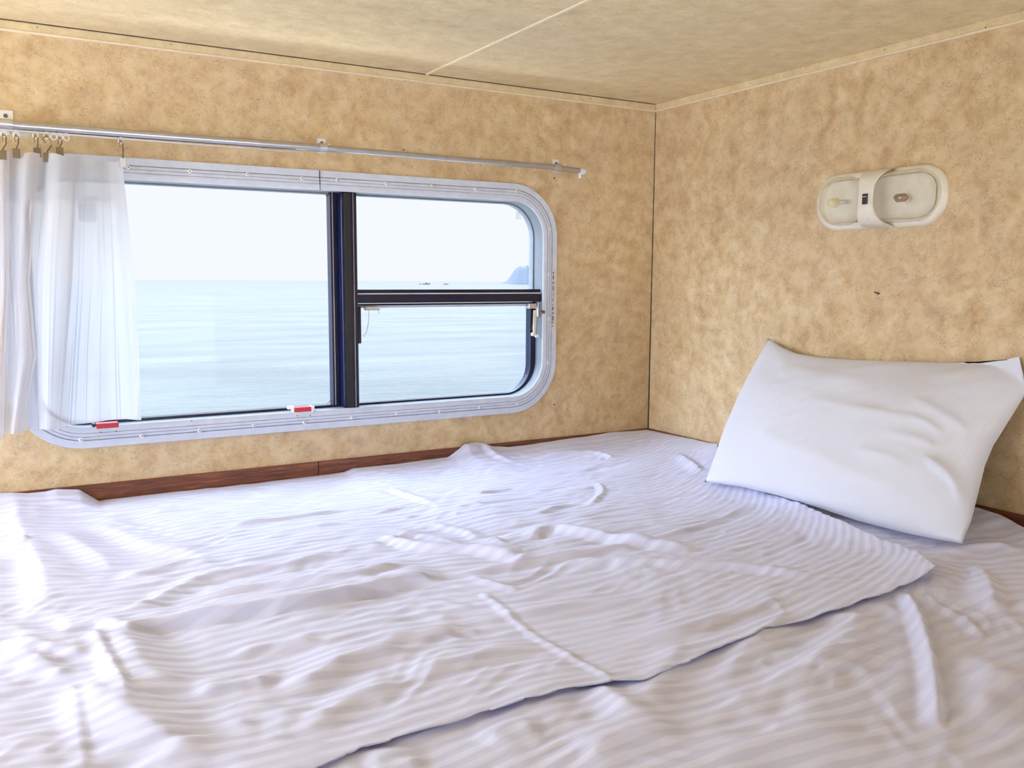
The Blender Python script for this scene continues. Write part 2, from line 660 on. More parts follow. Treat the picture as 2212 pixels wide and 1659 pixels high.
# outer rim that holds the panes, outside
ring([(.0396, .0300), (.0430, .0300), (.0430, .0480), (.0200, .0480), (.0200, .0330)], M['reveal'], 'outer_rim')
# frame joint above the mullion
c = W(690, 372, -.0075)
MB().box((c[0] - .0006, -.0078, .5480), (c[0] + .0006, -.0095, .5860)).build('frame_joint', M['screwhole'], w1)

# screws around the frame
SC = [(277, 361), (410, 370), (535, 377), (652, 385), (728, 389), (834, 397), (932, 402), (1027, 408), (1116, 413), (1188, 495),
      (1186, 593), (1185, 689), (1183, 785), (1118, 873), (1036, 880), (950, 889), (857, 893), (760, 902), (657, 912), (548, 919), (431, 930), (306, 941), (175, 950)]
for i, (px, py) in enumerate(SC):
    c = W(px, py, -.0088)
    s = screw_mb((c[0], -.0084, c[2]), (0, -1, 0)).build('screw', M['screw'], w1, smooth=True)
    MB().tube([(c[0], -.0104, c[2]), (c[0], -.0110, c[2])], .0011, 8).build('screw_recess', M['screwhole'], s)

GY = .036   # glass plane
xin0, xin1 = win['x0'] + .0396, win['x1'] - .0396
zin0, zin1 = win['z0'] + .0396, win['z1'] - .0396
rin = win['r'] - .0396
xmL = W(712, 560, .028)[0]
xm0 = W(736, 600, .006)[0]
xm1 = W(769, 600, .006)[0]
# mullion: three stepped vertical faces
mb = MB()
mb.box((xm0, -.004, zin0 + .0005), (xm1, .034, zin1 - .0005))
mu = mb.build('mullion', M['navy'], w1, bevel=.0018)
MB().box((xm0 + .0058, -.0062, zin0 + .001), (xm1 - .0135, -.0035, zin1 - .001)).build('mullion_cover', M['rubber'], mu, bevel=.0008)
MB().box((xm1 - .0085, -.0052, zin0 + .001), (xm1 - .0075, -.0035, zin1 - .001)).build('mullion_groove', M['steel'], mu)


def half_pane_pts(x0, x1, z0, z1, r, side, n=12):
    """outline with rounded corners only on one side ('l' or 'r')"""
    pts = rrect(x0, x1, z0, z1, r, n)
    out = []
    for (x, z) in pts:
        out.append((x, z))
    k = n + 1
    if side == 'r':
        out = pts[0:2 * k] + [(x0, z1), (x0, z0)]
    else:
        out = [(x1, z0), (x1, z1)] + pts[2 * k:4 * k]
    return out


def frame_loop(outer, inner, y0, y1, name, mat, parent):
    a = [(x, y0, z) for x, z in outer]
    b = [(x, y0, z) for x, z in inner]
    c_ = [(x, y1, z) for x, z in inner]
    d = [(x, y1, z) for x, z in outer]
    return MB().loft([a, b, c_, d, a]).build(name, mat, parent, bevel=.0008)


# left sash: thin dark frame, thicker stile next to the mullion
o_ = half_pane_pts(xin0 - .003, xm0 - .0002, zin0 - .003, zin1 + .003, rin + .003, 'l')
zt = W(500, 401, .024)[2]
zb = W(500, 889, .024)[2]
i_ = half_pane_pts(xin0 + .009, xmL, zb, zt, rin - .009, 'l')
fl = frame_loop(o_, i_, .020, .042, 'sash_frame', M['navy'], w1)
MB().box((xmL + .004, .0188, zb), (xmL + .0052, .0204, zt)).build('sash_groove', M['steel'], fl)
ring([(.0, .0325), (.0, .0400)], M['rubber'], 'pane_seal', xin0 + .008, xmL + .002, zb - .001, zt + .001, .02, fl)
pl = MB()
po = half_pane_pts(xin0 + .004, xmL + .006, zb - .006, zt + .006, rin - .004, 'l')
pl.loft([[(x, GY, z) for x, z in po], [(x, GY + .003, z) for x, z in po]], True, True)
pl.build('window_pane', M['glass'], w1)

# cross bar of the right half
zc0 = W(960, 659, .010)[2]
zc1 = W(960, 625, .010)[2]
zcm = W(960, 634, -.002)[2]
xr1 = xin1
cb = MB().box((xm1 - .001, .002, zcm + .0012), (xr1 + .002, .034, zc1)).box((xm1 - .001, -.003, zc0 + .006), (xr1 + .002, .034, zcm - .0012)).build('cross_bar', M['navy'], w1, bevel=.0014)
MB().box((xm1, .0000, zcm - .0013), (xr1, .030, zcm + .0013)).build('cross_bar_line', M['whiteline'], cb)
MB().box((xm1 + .002, -.0040, zc0 + .0062), (xr1 - .002, .0, zc0 + .0078)).build('cross_bar_lip', M['rubber'], cb)
# upper right fixed pane, set straight in the metal
up = half_pane_pts(xm1 - .002, xr1 + .002, zc1 - .1, zin1 + .002, rin, 'r')
top_pts = [(xm1 - .002, zc1 - .004), (xr1 + .002, zc1 - .004)] + [p for p in up if p[1] > zc1 + .01 and p[0] > xm1] + [(xm1 - .002, zin1 + .002)]
MB().loft([[(x, GY, z) for x, z in top_pts], [(x, GY + .003, z) for x, z in top_pts]], True, True).build('window_pane', M['glass'], w1)
# lower right hopper pane with dark rounded frame
xh1 = W(1154, 760, .030)[0]
xh1i = W(1141, 760, .030)[0]
zh0 = W(950, 867, .030)[2]
zh0i = W(950, 858, .030)[2]
pts = rrect(xm1 - .004, xh1, zh0, zc0 + .002, .072, 12)
k = 13
outer = pts[0:k] + [(xh1, zc0 + .004), (xm1 - .004, zc0 + .004), (xm1 - .004, zh0)]
pts = rrect(xm1 + .002, xh1i, zh0i, zc0 + .002, .064, 12)
inner = pts[0:k] + [(xh1i, zc0 - .0005), (xm1 + .002, zc0 - .0005), (xm1 + .002, zh0i)]
hs = frame_loop(outer, inner, .022, .042, 'hopper_frame', M['navy'], w1)
MB().loft([[(x, GY, z) for x, z in inner], [(x, GY + .003, z) for x, z in inner]], True, True).build('window_pane', M['glass'], hs)
ring_pts = [(x, z) for x, z in outer]
# pale bar under the cross bar
MB().box((xm1 + .004, .018, zc0 - .0045), (xr1 - .016, .024, zc0 + .0005)).build('hopper_rail', M['alu'], hs)

# stay hardware at the upper corners of the hopper
c = W(805, 667, .004)
hk = MB()
hk.box((c[0] - .017, .000, c[2] - .0035), (c[0] + .015, .012, c[2] + .0045))
hk = hk.build('stay_bracket', M['steel'], hs, bevel=.001)
path = [W(796, 668, -.002), W(797, 690, -.002), W(793, 712, -.002), W(791, 719, -.002), W(786, 723, -.002), W(785, 726, -.002), W(787, 727, -.002)]
MB().tube(path, .0008, 6).build('stay_wire', M['steel'], hk)
path = [W(811, 669, -.003), W(817, 671, -.003), W(819, 677, -.003)]
MB().tube(path, .0008, 6).build('stay_wire', M['steel'], hk)
a, b = W(774, 662, .004), W(777, 742, .004)
MB().box((a[0] - .0015, .002, b[2]), (a[0] + .0052, .012, a[2])).build('stay_arm', M['navy'], hs, bevel=.0012)
c = W(1149, 661, .004)
hb = MB().box((c[0] - .010, .000, c[2] - .006), (c[0] + .010, .012, c[2] + .006)).build('stay_bracket', M['steel'], hs, bevel=.001)
a, b = W(1157, 670, .000), W(1154, 722, .000)
MB().loft([[(a[0] - .004, 0, a[2]), (a[0] + .003, 0, a[2]), (a[0] + .003, .003, a[2]), (a[0] - .004, .003, a[2])],
           [(b[0] - .002, 0, b[2]), (b[0] + .004, 0, b[2]), (b[0] + .004, .003, b[2]), (b[0] - .002, .003, b[2])]], True, True).build('stay_arm', M['cream'], hb)
mbk = MB()
mbk.tube([(b[0] - .004, .002, b[2]), (b[0] - .004, -.004, b[2])], .0042, 12)
mbk.tube([(b[0] + .006, .002, b[2] - .004), (b[0] + .006, -.004, b[2] - .004)], .0040, 12)
mbk.build('stay_knob', M['screw'], hb, smooth=True)
MB().tube([W(1152, 672, -.003), W(1151, 700, -.003), W(1149, 712, -.003)], .0008, 6).build('stay_wire', M['brass'], hb)
c = W(1172, 674, -.008)
MB().tube([(c[0], -.006, c[2]), (c[0], -.014, c[2])], [.0045, .0038], 12).build('pivot_knob', M['brass'], w1, smooth=True)
a, b = W(1160, 652, .006), W(1168, 684, .006)
MB().box((a[0], .002, b[2]), (b[0], .012, a[2])).build('pivot_plate', M['steel'], w1, bevel=.001)


# red latches on the lower rail
def latch(px0, py0, px1, py1, tilt, bracket):
    a, b = W(px0, py0, -.004), W(px1, py1, -.004)
    zc = (a[2] + b[2]) / 2
    x0, x1 = a[0], b[0]
    e = MB().box((x0, -.010, zc - .0045), (x1, .010, zc + .0050)).build('latch', M['red'], w1, bevel=.0016)
    if bracket:
        e2 = MB()
        e2.box((x0 - .007, -.008, zc - .007), (x0 - .001, .008, zc - .004))
        e2.box((x0 - .004, -.008, zc - .006), (x0 - .001, .008, zc + .0075))
        e2.box((x0 - .012, -.002, zc + .001), (x0 - .003, .008, zc + .007))
        e2.box((x1 - .003, -.011, zc - .006), (x1 + .0035, .008, zc + .0055))
        e2.build('latch_bracket', M['screw'], e, bevel=.0008)
    else:
        MB().box((x0 - .006, -.009, zc - .005), (x0 - .001, .008, zc + .005)).build('latch_bracket', M['rubber'], e)
    return e


latch(636, 884, 674, 884, 0, True)
latch(207, 919, 256, 919, 0, False)
for (px, py) in ((642, 898), (670, 897), (217, 934), (251, 931), (414, 909)):
    c = W(px, py, -.0094)
    MB().tube([(c[0], -.0088, c[2]), (c[0], -.0100, c[2])], .0013, 8).build('rivet', M['brass'], w1)

# printed sticker on the right of the frame, and the stamps on the glass
a, b = W(1192, 580, -.0078), W(1199, 712, -.0078)
st = MB().box((a[0] + .000, -.0072, b[2]), (b[0] + .003, -.0078, a[2])).build('frame_sticker', M['sticker'], w1)
mk = MB()
rr = random.Random(3)
z = b[2] + .006
while z < a[2] - .006:
    h = rr.uniform(.003, .012)
    x = a[0] + .002 + rr.uniform(0, .001)
    mk.box((x, -.0076, z), (x + rr.uniform(.0006, .003), -.0081, min(z + h, a[2] - .003)))
    if rr.random() < .6:
        mk.box((x + .004, -.0076, z), (x + .0048, -.0081, min(z + h * .8, a[2] - .003)))
    z += h + rr.uniform(.0015, .005)
mk.build('sticker_print', M['ink'], st)


def stamp(px, py, w, h, rows):
    c = W(px, py, GY - .0006)
    mb = MB()
    for r_ in range(rows):
        z_ = c[2] + h / 2 - h * r_ / (rows - 1)
        x_ = c[0] - w / 2
        while x_ < c[0] + w / 2:
            l_ = rr.uniform(.002, .006)
            mb.box((x_, GY - .0003, z_ - .0007), (min(x_ + l_, c[0] + w / 2), GY - .0006, z_ + .0007))
            x_ += l_ + .0012
    return mb.build('glass_stamp', M['stamp'], w1)


stamp(1120, 466, .014, .013, 5)
c = W(187, 448, GY - .001)
MB().loft([[(c[0] + x, GY - .0004, c[2] + z) for x, z in rrect(-.014, .016, -.026, .010, .006, 5)],
           [(c[0] + x, GY - .001, c[2] + z) for x, z in rrect(-.014, .016, -.026, .010, .006, 5)]], True, True).build('pane_sticker', M['stamp'], w1)
MB().box((c[0] - .004, GY - .0004, c[2] + .011), (c[0] + .018, GY - .001, c[2] + .020)).build('pane_sticker', M['stamp'], w1)

# ------------------------------------------------------------------ curtain rod
RY = -.036


def rodz(x):
    return .6245 + (x + .32) * (-.0022)


rod = empty('curtain_rod', (-.85, RY, .625), 'long slim metal curtain rod mounted over the window', 'curtain rod')
xj, xe = W(697, 320, RY)[0], W(1253, 369, RY)[0]
z0_, zj, ze = W(0, 269, RY)[2], W(697, 320, RY)[2], W(1253, 370, RY)[2]
xs0 = W(0, 269, RY)[0] - .25
MB().tube([(xs0, RY, z0_ - .001), (xj, RY, zj)], .0072, 16).build('tube', M['rod'], rod, smooth=True)
MB().tube([(xj - .002, RY, zj), (W(1195, 361, RY)[0], RY, W(1195, 361, RY)[2]), (xe, RY, ze + .001)], .0060, 16).build('tube', M['rod'], rod, smooth=True)
MB().box((xs0, RY - .003, z0_ - .0098), (W(640, 318, RY)[0], RY + .003, z0_ - .0068)).build('glider_track', M['steel'], rod)
e = MB()
e.tube([(xe - .001, RY, ze), (xe + .012, RY, ze), (xe + .0155, RY, ze - .001)], [.0078, .0078, .0055], 14)
e.tube([(xe + .000, RY, ze - .004), (xe + .000, RY, ze - .016)], .0036, 10)
e.build('end_cap', M['whiteplastic'], rod, smooth=True)


def bracket(px, py_rod, py_top, big=False):
    c = W(px, py_rod, RY)
    t = W(px - (2 if not big else 0), py_top, -.002)
    w = .0085 if not big else .011
    mb = MB()
    mb.box((t[0] - w, -.0025, c[2] - .006), (t[0] + w, 0, t[2] + .009))
    mb.box((t[0] - w * .8, -.036, c[2] + .0065), (t[0] + w * .8, -.001, c[2] + .0085))
    b_ = mb.build('bracket', M['screw'], rod, bevel=.0006)
    MB().tube([(c[0] - w * .9, RY, c[2]), (c[0] + w * .9, RY, c[2])], .0086, 16).build('bracket_clasp', M['steel'], b_, smooth=True)
    MB().tube([(t[0], -.0022, t[2]), (t[0], -.0045, t[2])], [.0036, .0026], 10).build('bracket_screw', M['brass'], b_, smooth=True)
    return b_


bracket(697, 319, 309)
bracket(1203, 362, 353)
bracket(12, 268, 250, True)
for (a_, b_) in (((-20, 272), (22, 290)), ((25, 272), (66, 293))):
    p, q_ = W(a_[0], a_[1], RY), W(b_[0], b_[1], RY)
    pm = MB().box((p[0], RY + .010, q_[2]), (q_[0], RY + .013, p[2])).build('mounting_plate', M['whiteplastic'], rod, bevel=.0008)
    for fx in (.3, .8):
        xx = p[0] + (q_[0] - p[0]) * fx
        MB().tube([(xx, RY + .0102, q_[2] + .008), (xx, RY + .008, q_[2] + .008)], .0026, 8).build('plate_screw', M['brass'], pm)
c = W(1197, 385, 0)
MB().tube([(c[0], 0, c[2]), (c[0], -.002, c[2])], .002, 8).build('wall_screw', M['brass'], wl)

# gliders (white rings running under the rod) and hooks with clamps
GL = [(8, 283, 'leftmost white glider under the rod, at the photo edge'),
      (35, 285, 'white glider carrying the second hook from the left'),
      (76, 285, 'white glider just right of the white mounting plate'),
      (101, 287, 'white glider carrying the wide bent hook'),
      (116, 289, 'empty white glider left of two more in the tight row'),
      (129, 290, 'white glider carrying the hook right of the tight row'),
      (143, 291, 'empty white glider at the right end of the tight row'),
      (261, 297, 'white glider standing alone over the curtain edge')]
for px, py, lab in GL:
    c = W(px, py, RY)
    g_ = MB()
    g_.box((c[0] - .0022, RY - .002, c[2] - .002), (c[0] + .0022, RY + .002, c[2] + .006))
    ringp = [(c[0] + .0042 * math.cos(t), RY, c[2] - .005 + .0050 * math.sin(t)) for t in [2 * PI * i / 14 for i in range(15)]]
    g_.tube(ringp, .0011, 6, False)
    tag(g_.build('curtain_glider', M['whiteplastic'], smooth=True), lab, 'glider', 'white gliders on the curtain rod')
CL = [(8, 292, 5, 330, 'leftmost brass curtain clip, cut by the photo edge'),
      (35, 294, 35, 326, 'second brass curtain clip from the left, gripping the left panel'),
      (77, 295, 80, 324, 'brass curtain clip with long straight hook left of the bent one'),
      (101, 296, 101, 335, 'brass curtain clip with wide bent hook, hanging lowest of the group'),
      (129, 300, 129, 323, 'brass curtain clip over the broad front fold of the curtain'),
      (261, 306, 265, 346, 'grey curtain clip alone at the right edge of the curtain')]
for i, (px, py, qx, qy, lab) in enumerate(CL):
    a = W(px, py, RY)
    yq = RY - (.049, .049, .010, .040, .010, .030)[i]
    b = W(qx, qy, yq)
    t = empty('curtain_clip', (b[0], yq, b[2]), lab, 'curtain clip', 'curtain clips hanging from the rod')
    bow = .007 if i == 3 else .003
    path = [(a[0] - .002, RY, a[2] - .010), (a[0] - bow, RY - .001, a[2] - .004), (a[0] - .001, RY - .001, a[2] + .002), (a[0] + .003, RY, a[2] - .001),
            (a[0] + bow * .9, RY - .003, (a[2] * .6 + b[2] * .4)), (b[0] + .001, yq, b[2] + .006), (b[0], yq, b[2])]
    MB().tube(path, .0010, 6).build('hook', M['brass'], t, smooth=True)
    cm = M['steel'] if i == 5 else M['brass']
    k_ = MB()
    k_.box((b[0] - .0055, yq - .0035, b[2] - .011), (b[0] + .0055, yq - .0022, b[2] + .003))
    k_.box((b[0] - .0055, yq + .0022, b[2] - .011), (b[0] + .0055, yq + .0035, b[2] + .003))
    k_.box((b[0] - .0055, yq - .0035, b[2] + .002), (b[0] + .0055, yq + .0035, b[2] + .0035))
    k_.build('clamp', cm, t, bevel=.0004)

# ------------------------------------------------------------------ curtain
LV = [(345, .0), (600, .45), (770, .72), (925, 1.0)]   # pixel rows and their share of the height
KEYS = [  # px at the four rows, depth from wall, crease softness
    ((-110, -110, -110, -110), .040),
    ((-70, -72, -70, -75), .085),
    ((-25, -28, -30, -30), .045),
    ((0, -2, -6, -8), .085),
    ((22, 20, 12, 6), .080),
    ((20, 10, 6, 0), .052),
    ((30, 24, 22, 12), .070),
    ((58, 45, 50, 30), .088),
    ((88, 63, 80, 47), .078),
    ((82, 52, 52, 40), .058),
    ((92, 72, 66, 62), .042),
    ((112, 92, 90, 92), .052),
    ((102, 80, 80, 84), .076),
    ((130, 116, 112, 106), .090),
    ((165, 155, 143, 130), .080),
    ((160, 146, 136, 128), .060),
    ((176, 168, 160, 150), .050),
    ((205, 212, 205, 205), .056),
    ((232, 245, 250, 255), .050),
    ((252, 274, 284, 290), .056),
    ((264, 291, 300, 307), .062),
]
ZT, ZB = .574, .116


def catmull(p0, p1, p2, p3, t):
    return .5 * ((2 * p1) + (-p0 + p2) * t + (2 * p0 - 5 * p1 + 4 * p2 - p3) * t * t + (-p0 + 3 * p1 - 3 * p2 + p3) * t ** 3)


def curtain_mesh():
    nv, sub = 70, 7
    # world x of each key at each level
    keyx = []
    for pxs, dep in KEYS:
        keyx.append([W(px, row, -dep)[0] for px, (row, _) in zip(pxs, LV)])
    sh = [s for _, s in LV]
    rows = []
    for j in range(nv + 1):
        v = j / nv
        kx = [float(np.interp(v, sh, k_)) for k_ in keyx]
        kd = []
        for i, (_, dep) in enumerate(KEYS):
            kd.append(dep + .004 * math.sin(3.1 * i + 5 * v) * v)
        row = []
        for i in range(len(KEYS) - 1):
            for s in range(sub):
                t = s / sub
                i0, i3 = max(i - 1, 0), min(i + 2, len(KEYS) - 1)
                x = catmull(kx[i0], kx[i], kx[i + 1], kx[i3], t) * .5 + (kx[i] * (1 - t) + kx[i + 1] * t) * .5
                d = catmull(kd[i0], kd[i], kd[i + 1], kd[i3], t)
                row.append((x, d))
        row.append((kx[-1], kd[-1]))
        rows.append(row)
    n = len(rows[0])
    # unrolled width for the weave
    L = [0.0]
    for i in range(1, n):
        a_, b_ = rows[20][i - 1], rows[20][i]
        L.append(L[-1] + math.hypot(b_[0] - a_[0], b_[1] - a_[1]))
    verts, uvs = [], []
    for j, row in enumerate(rows):
        v = j / nv
        for i, (x, d) in enumerate(row):
            u = i / (n - 1)
            sag = .0018 * math.sin(u * 34) + .0012 * math.sin(u * 71 + 1)
            zt_ = ZT + sag * (1 - v) - (.006 * max(0, (u - .9)) * 10)
            zb_ = ZB + .012 * (u - .5) + .0025 * math.sin(u * 23)
            z = zt_ + (zb_ - zt_) * v
            d2 = d + .0012 * math.sin(u * 90 + 9 * v) * v
            verts.append((x, -d2, z))
            uvs.append((L[i] / L[-1], z))
    faces = []
    for j in range(nv):
        for i in range(n - 1):
            faces.append((j * n + i, j * n + i + 1, (j + 1) * n + i + 1, (j + 1) * n + i))
    me = bpy.data.meshes.new('curtain')
    me.from_pydata(verts, [], faces)
    uvl = me.uv_layers.new(name='weave')
    li = np.empty(len(me.loops), dtype=np.int32)
    me.loops.foreach_get('vertex_index', li)
    uvl.data.foreach_set('uv', np.array(uvs, dtype=np.float32)[li].ravel())
    return me


cu = link_mesh('curtain', curtain_mesh(), M['curtain'], None, True)
tag(cu, 'sheer white pleated curtain drawn to the left of the window', 'curtain')

# ------------------------------------------------------------------ wall light
LX = 0.0
lc = RW(1900, 428)
lamp = empty('wall_light', (0, lc[1], lc[2]), 'double dome wall light with black switch on the right wall', 'wall light')


def ry(px, py, X):
    p = RW(px, py, X)
    return p[1], p[2]


def stad(y0, y1, z0, z1, r, n=10):
    return rrect(y0, y1, z0, z1, r, n)


def shell(name, mat, parent, y0, y1, z0, z1, r, prof, cap=True, xoff=0.0, smooth=True, rfun=None):
    """domed cover on the right wall: prof = [(inset, height)]"""
    loops = []
    for ins, h in prof:
        rad = max(r - ins, .004)
        loops.append([(-(xoff + h), y, z) for y, z in rrect(y0 + ins, y1 - ins, z0 + ins, z1 - ins, rad, 10)])
    mb = MB()
    mb.loft(loops, False, cap)
    return mb.build(name, mat, parent, smooth=smooth)


yL = RW(1766, 430, -.004)[1]
yR_ = RW(2046, 430, -.004)[1]
zT = RW(1900, 366, -.004)[2]
zB = RW(1900, 493, -.004)[2]
# y decreases to the right in the photo
shell('base', M['cream'], lamp, yR_, yL, zB, zT, (zT - zB) * .46, [(0, 0), (0, .004), (.003, .009), (.009, .012), (.0125, .012), (.014, .008)], cap=True)
ybL = RW(1868, 430, -.030)[1] + .012
# reflector pans
yr0, yr1 = RW(2022, 430, -.02)[1], RW(1884, 430, -.02)[1]
yl0, yl1 = RW(1858, 430, -.02)[1], RW(1778, 430, -.02)[1]
shell('reflector', M['reflector'], lamp, yr0 + .006, yr1 + .004, zB + .016, zT - .016, .030, [(0, .0125), (.006, .0095), (.012, .009)], True)
shell('reflector', M['reflector'], lamp, yl0 - .004, yl1 - .003, zB + .016, zT - .016, .022, [(0, .0125), (.006, .0095), (.012, .009)], True)
dome = [(0, .0), (.0005, .010), (.003, .019), (.008, .026), (.016, .0305), (.026, .032)]
shell('lens', M['lens'], lamp, yr0 - .003, yr1 + .010, zB + .008, zT - .008, .044, dome, True, .011)
shell('lens', M['lens'], lamp, yl0 - .004, yl1 + .003, zB + .008, zT - .008, .038, dome, True, .011)
# bridge between the lenses: saddle that bows over the body with concave sides
br = []
yc = (RW(1854, 430, -.046)[1] + RW(1884, 430, -.046)[1]) / 2
hw = (RW(1854, 430, -.046)[1] - RW(1884, 430, -.046)[1]) / 2
NB = 28
lo_, hi_ = zB + .0005, zT - .0005
outer_l, outer_r = [], []
sec = []
for i in range(NB + 1):
    t = -1 + 2 * i / NB
    z = (lo_ + hi_) / 2 + (hi_ - lo_) / 2 * t
    x = -(.006 + .041 * (1 - abs(t) ** 4.0) ** .55)
    flare = .0225 * abs(t) ** 2.4
    sec.append([(x + .0030, yc + hw + flare * .45, z), (x, yc + hw + flare * .45 - .001, z), (x, yc - hw - flare + .001, z), (x + .0030, yc - hw - flare, z)])
bridge = MB().loft(sec, True, True).build('bridge', M['cream'], lamp, smooth=True)
zs = (RW(1868, 430, -.047)[2])
ysw = RW(1869, 430, -.047)[1]
swm = MB().box((-.0462, ysw - .0055, zs - .0095), (-.0492, ysw + .0055, zs + .0095)).build('switch', M['black'], lamp, bevel=.001)
MB().box((-.0490, ysw - .0035, zs + .0035), (-.0498, ysw + .0035, zs + .0045)).build('switch_mark', M['whiteline'], swm)
# bulbs
c = RW(1947, 427, -.024)
bs = MB().tube([(-.0125, c[1], c[2]), (-.018, c[1], c[2])], .009, 12).build('bulb_holder', M['cream'], lamp, smooth=True)
b1 = MB().tube([(-.022, c[1] + .0125, c[2] - .001), (-.022, c[1] + .010, c[2]), (-.022, c[1] - .006, c[2]), (-.022, c[1] - .011, c[2])], [.006, .0075, .0072, .0045], 14).build('bulb', M['bulbglass'], lamp, smooth=True)
MB().tube([(-.0285, c[1] - .001, c[2] - .0005), (-.030, c[1] - .001, c[2] - .0005)], .0022, 8).build('bulb_contact', M['steel'], b1)
c = RW(1799, 438, -.020)
b2 = MB().tube([(-.0095, c[1], c[2]), (-.020, c[1], c[2]), (-.026, c[1], c[2]), (-.0285, c[1], c[2])], [.0085, .0085, .0065, .003], 16).build('bulb', M['bulbpale'], lamp, smooth=True)
c = RW(1820, 436, -.020)
MB().tube([(-.018, c[1] + .006, c[2]), (-.018, c[1] - .007, c[2])], [.0042, .0030], 12).build('bulb_cap', M['steel'], b2, smooth=True)

# ------------------------------------------------------------------ bed: cloth height field


def polyline_field(X, Y, pts):
    """signed distance (left of travel positive) and share along the line"""
    P = np.array(pts, dtype=float)
    seg = np.diff(P, axis=0)
    sl = np.hypot(seg[:, 0], seg[:, 1])
    tot = sl.sum()
    acc = np.concatenate([[0], np.cumsum(sl)])
    best = np.full(X.shape, 1e9)
    sgn = np.ones(X.shape)
    sh = np.zeros(X.shape)
    for i in range(len(seg)):
        dx, dy = X - P[i, 0], Y - P[i, 1]
        t = np.clip((dx * seg[i, 0] + dy * seg[i, 1]) / (sl[i] ** 2 + 1e-12), 0, 1)
        ex, ey = dx - t * seg[i, 0], dy - t * seg[i, 1]
        d = np.hypot(ex, ey)
        m = d < best
        best = np.where(m, d, best)
        sgn = np.where(m, np.where(seg[i, 0] * dy - seg[i, 1] * dx >= 0, 1, -1), sgn)
        sh = np.where(m, (acc[i] + t * sl[i]) / tot, sh)
    return best * sgn, sh


def smooth_line(pts, it=2):
    for _ in range(it):
        q = [pts[0]]
        for a_, b_ in zip(pts[:-1], pts[1:]):
            q.append((a_[0] * .75 + b_[0] * .25, a_[1] * .75 + b_[1] * .25))
            q.append((a_[0] * .25 + b_[0] * .75, a_[1] * .25 + b_[1] * .75))
        q.append(pts[-1])
        pts = q
    return pts


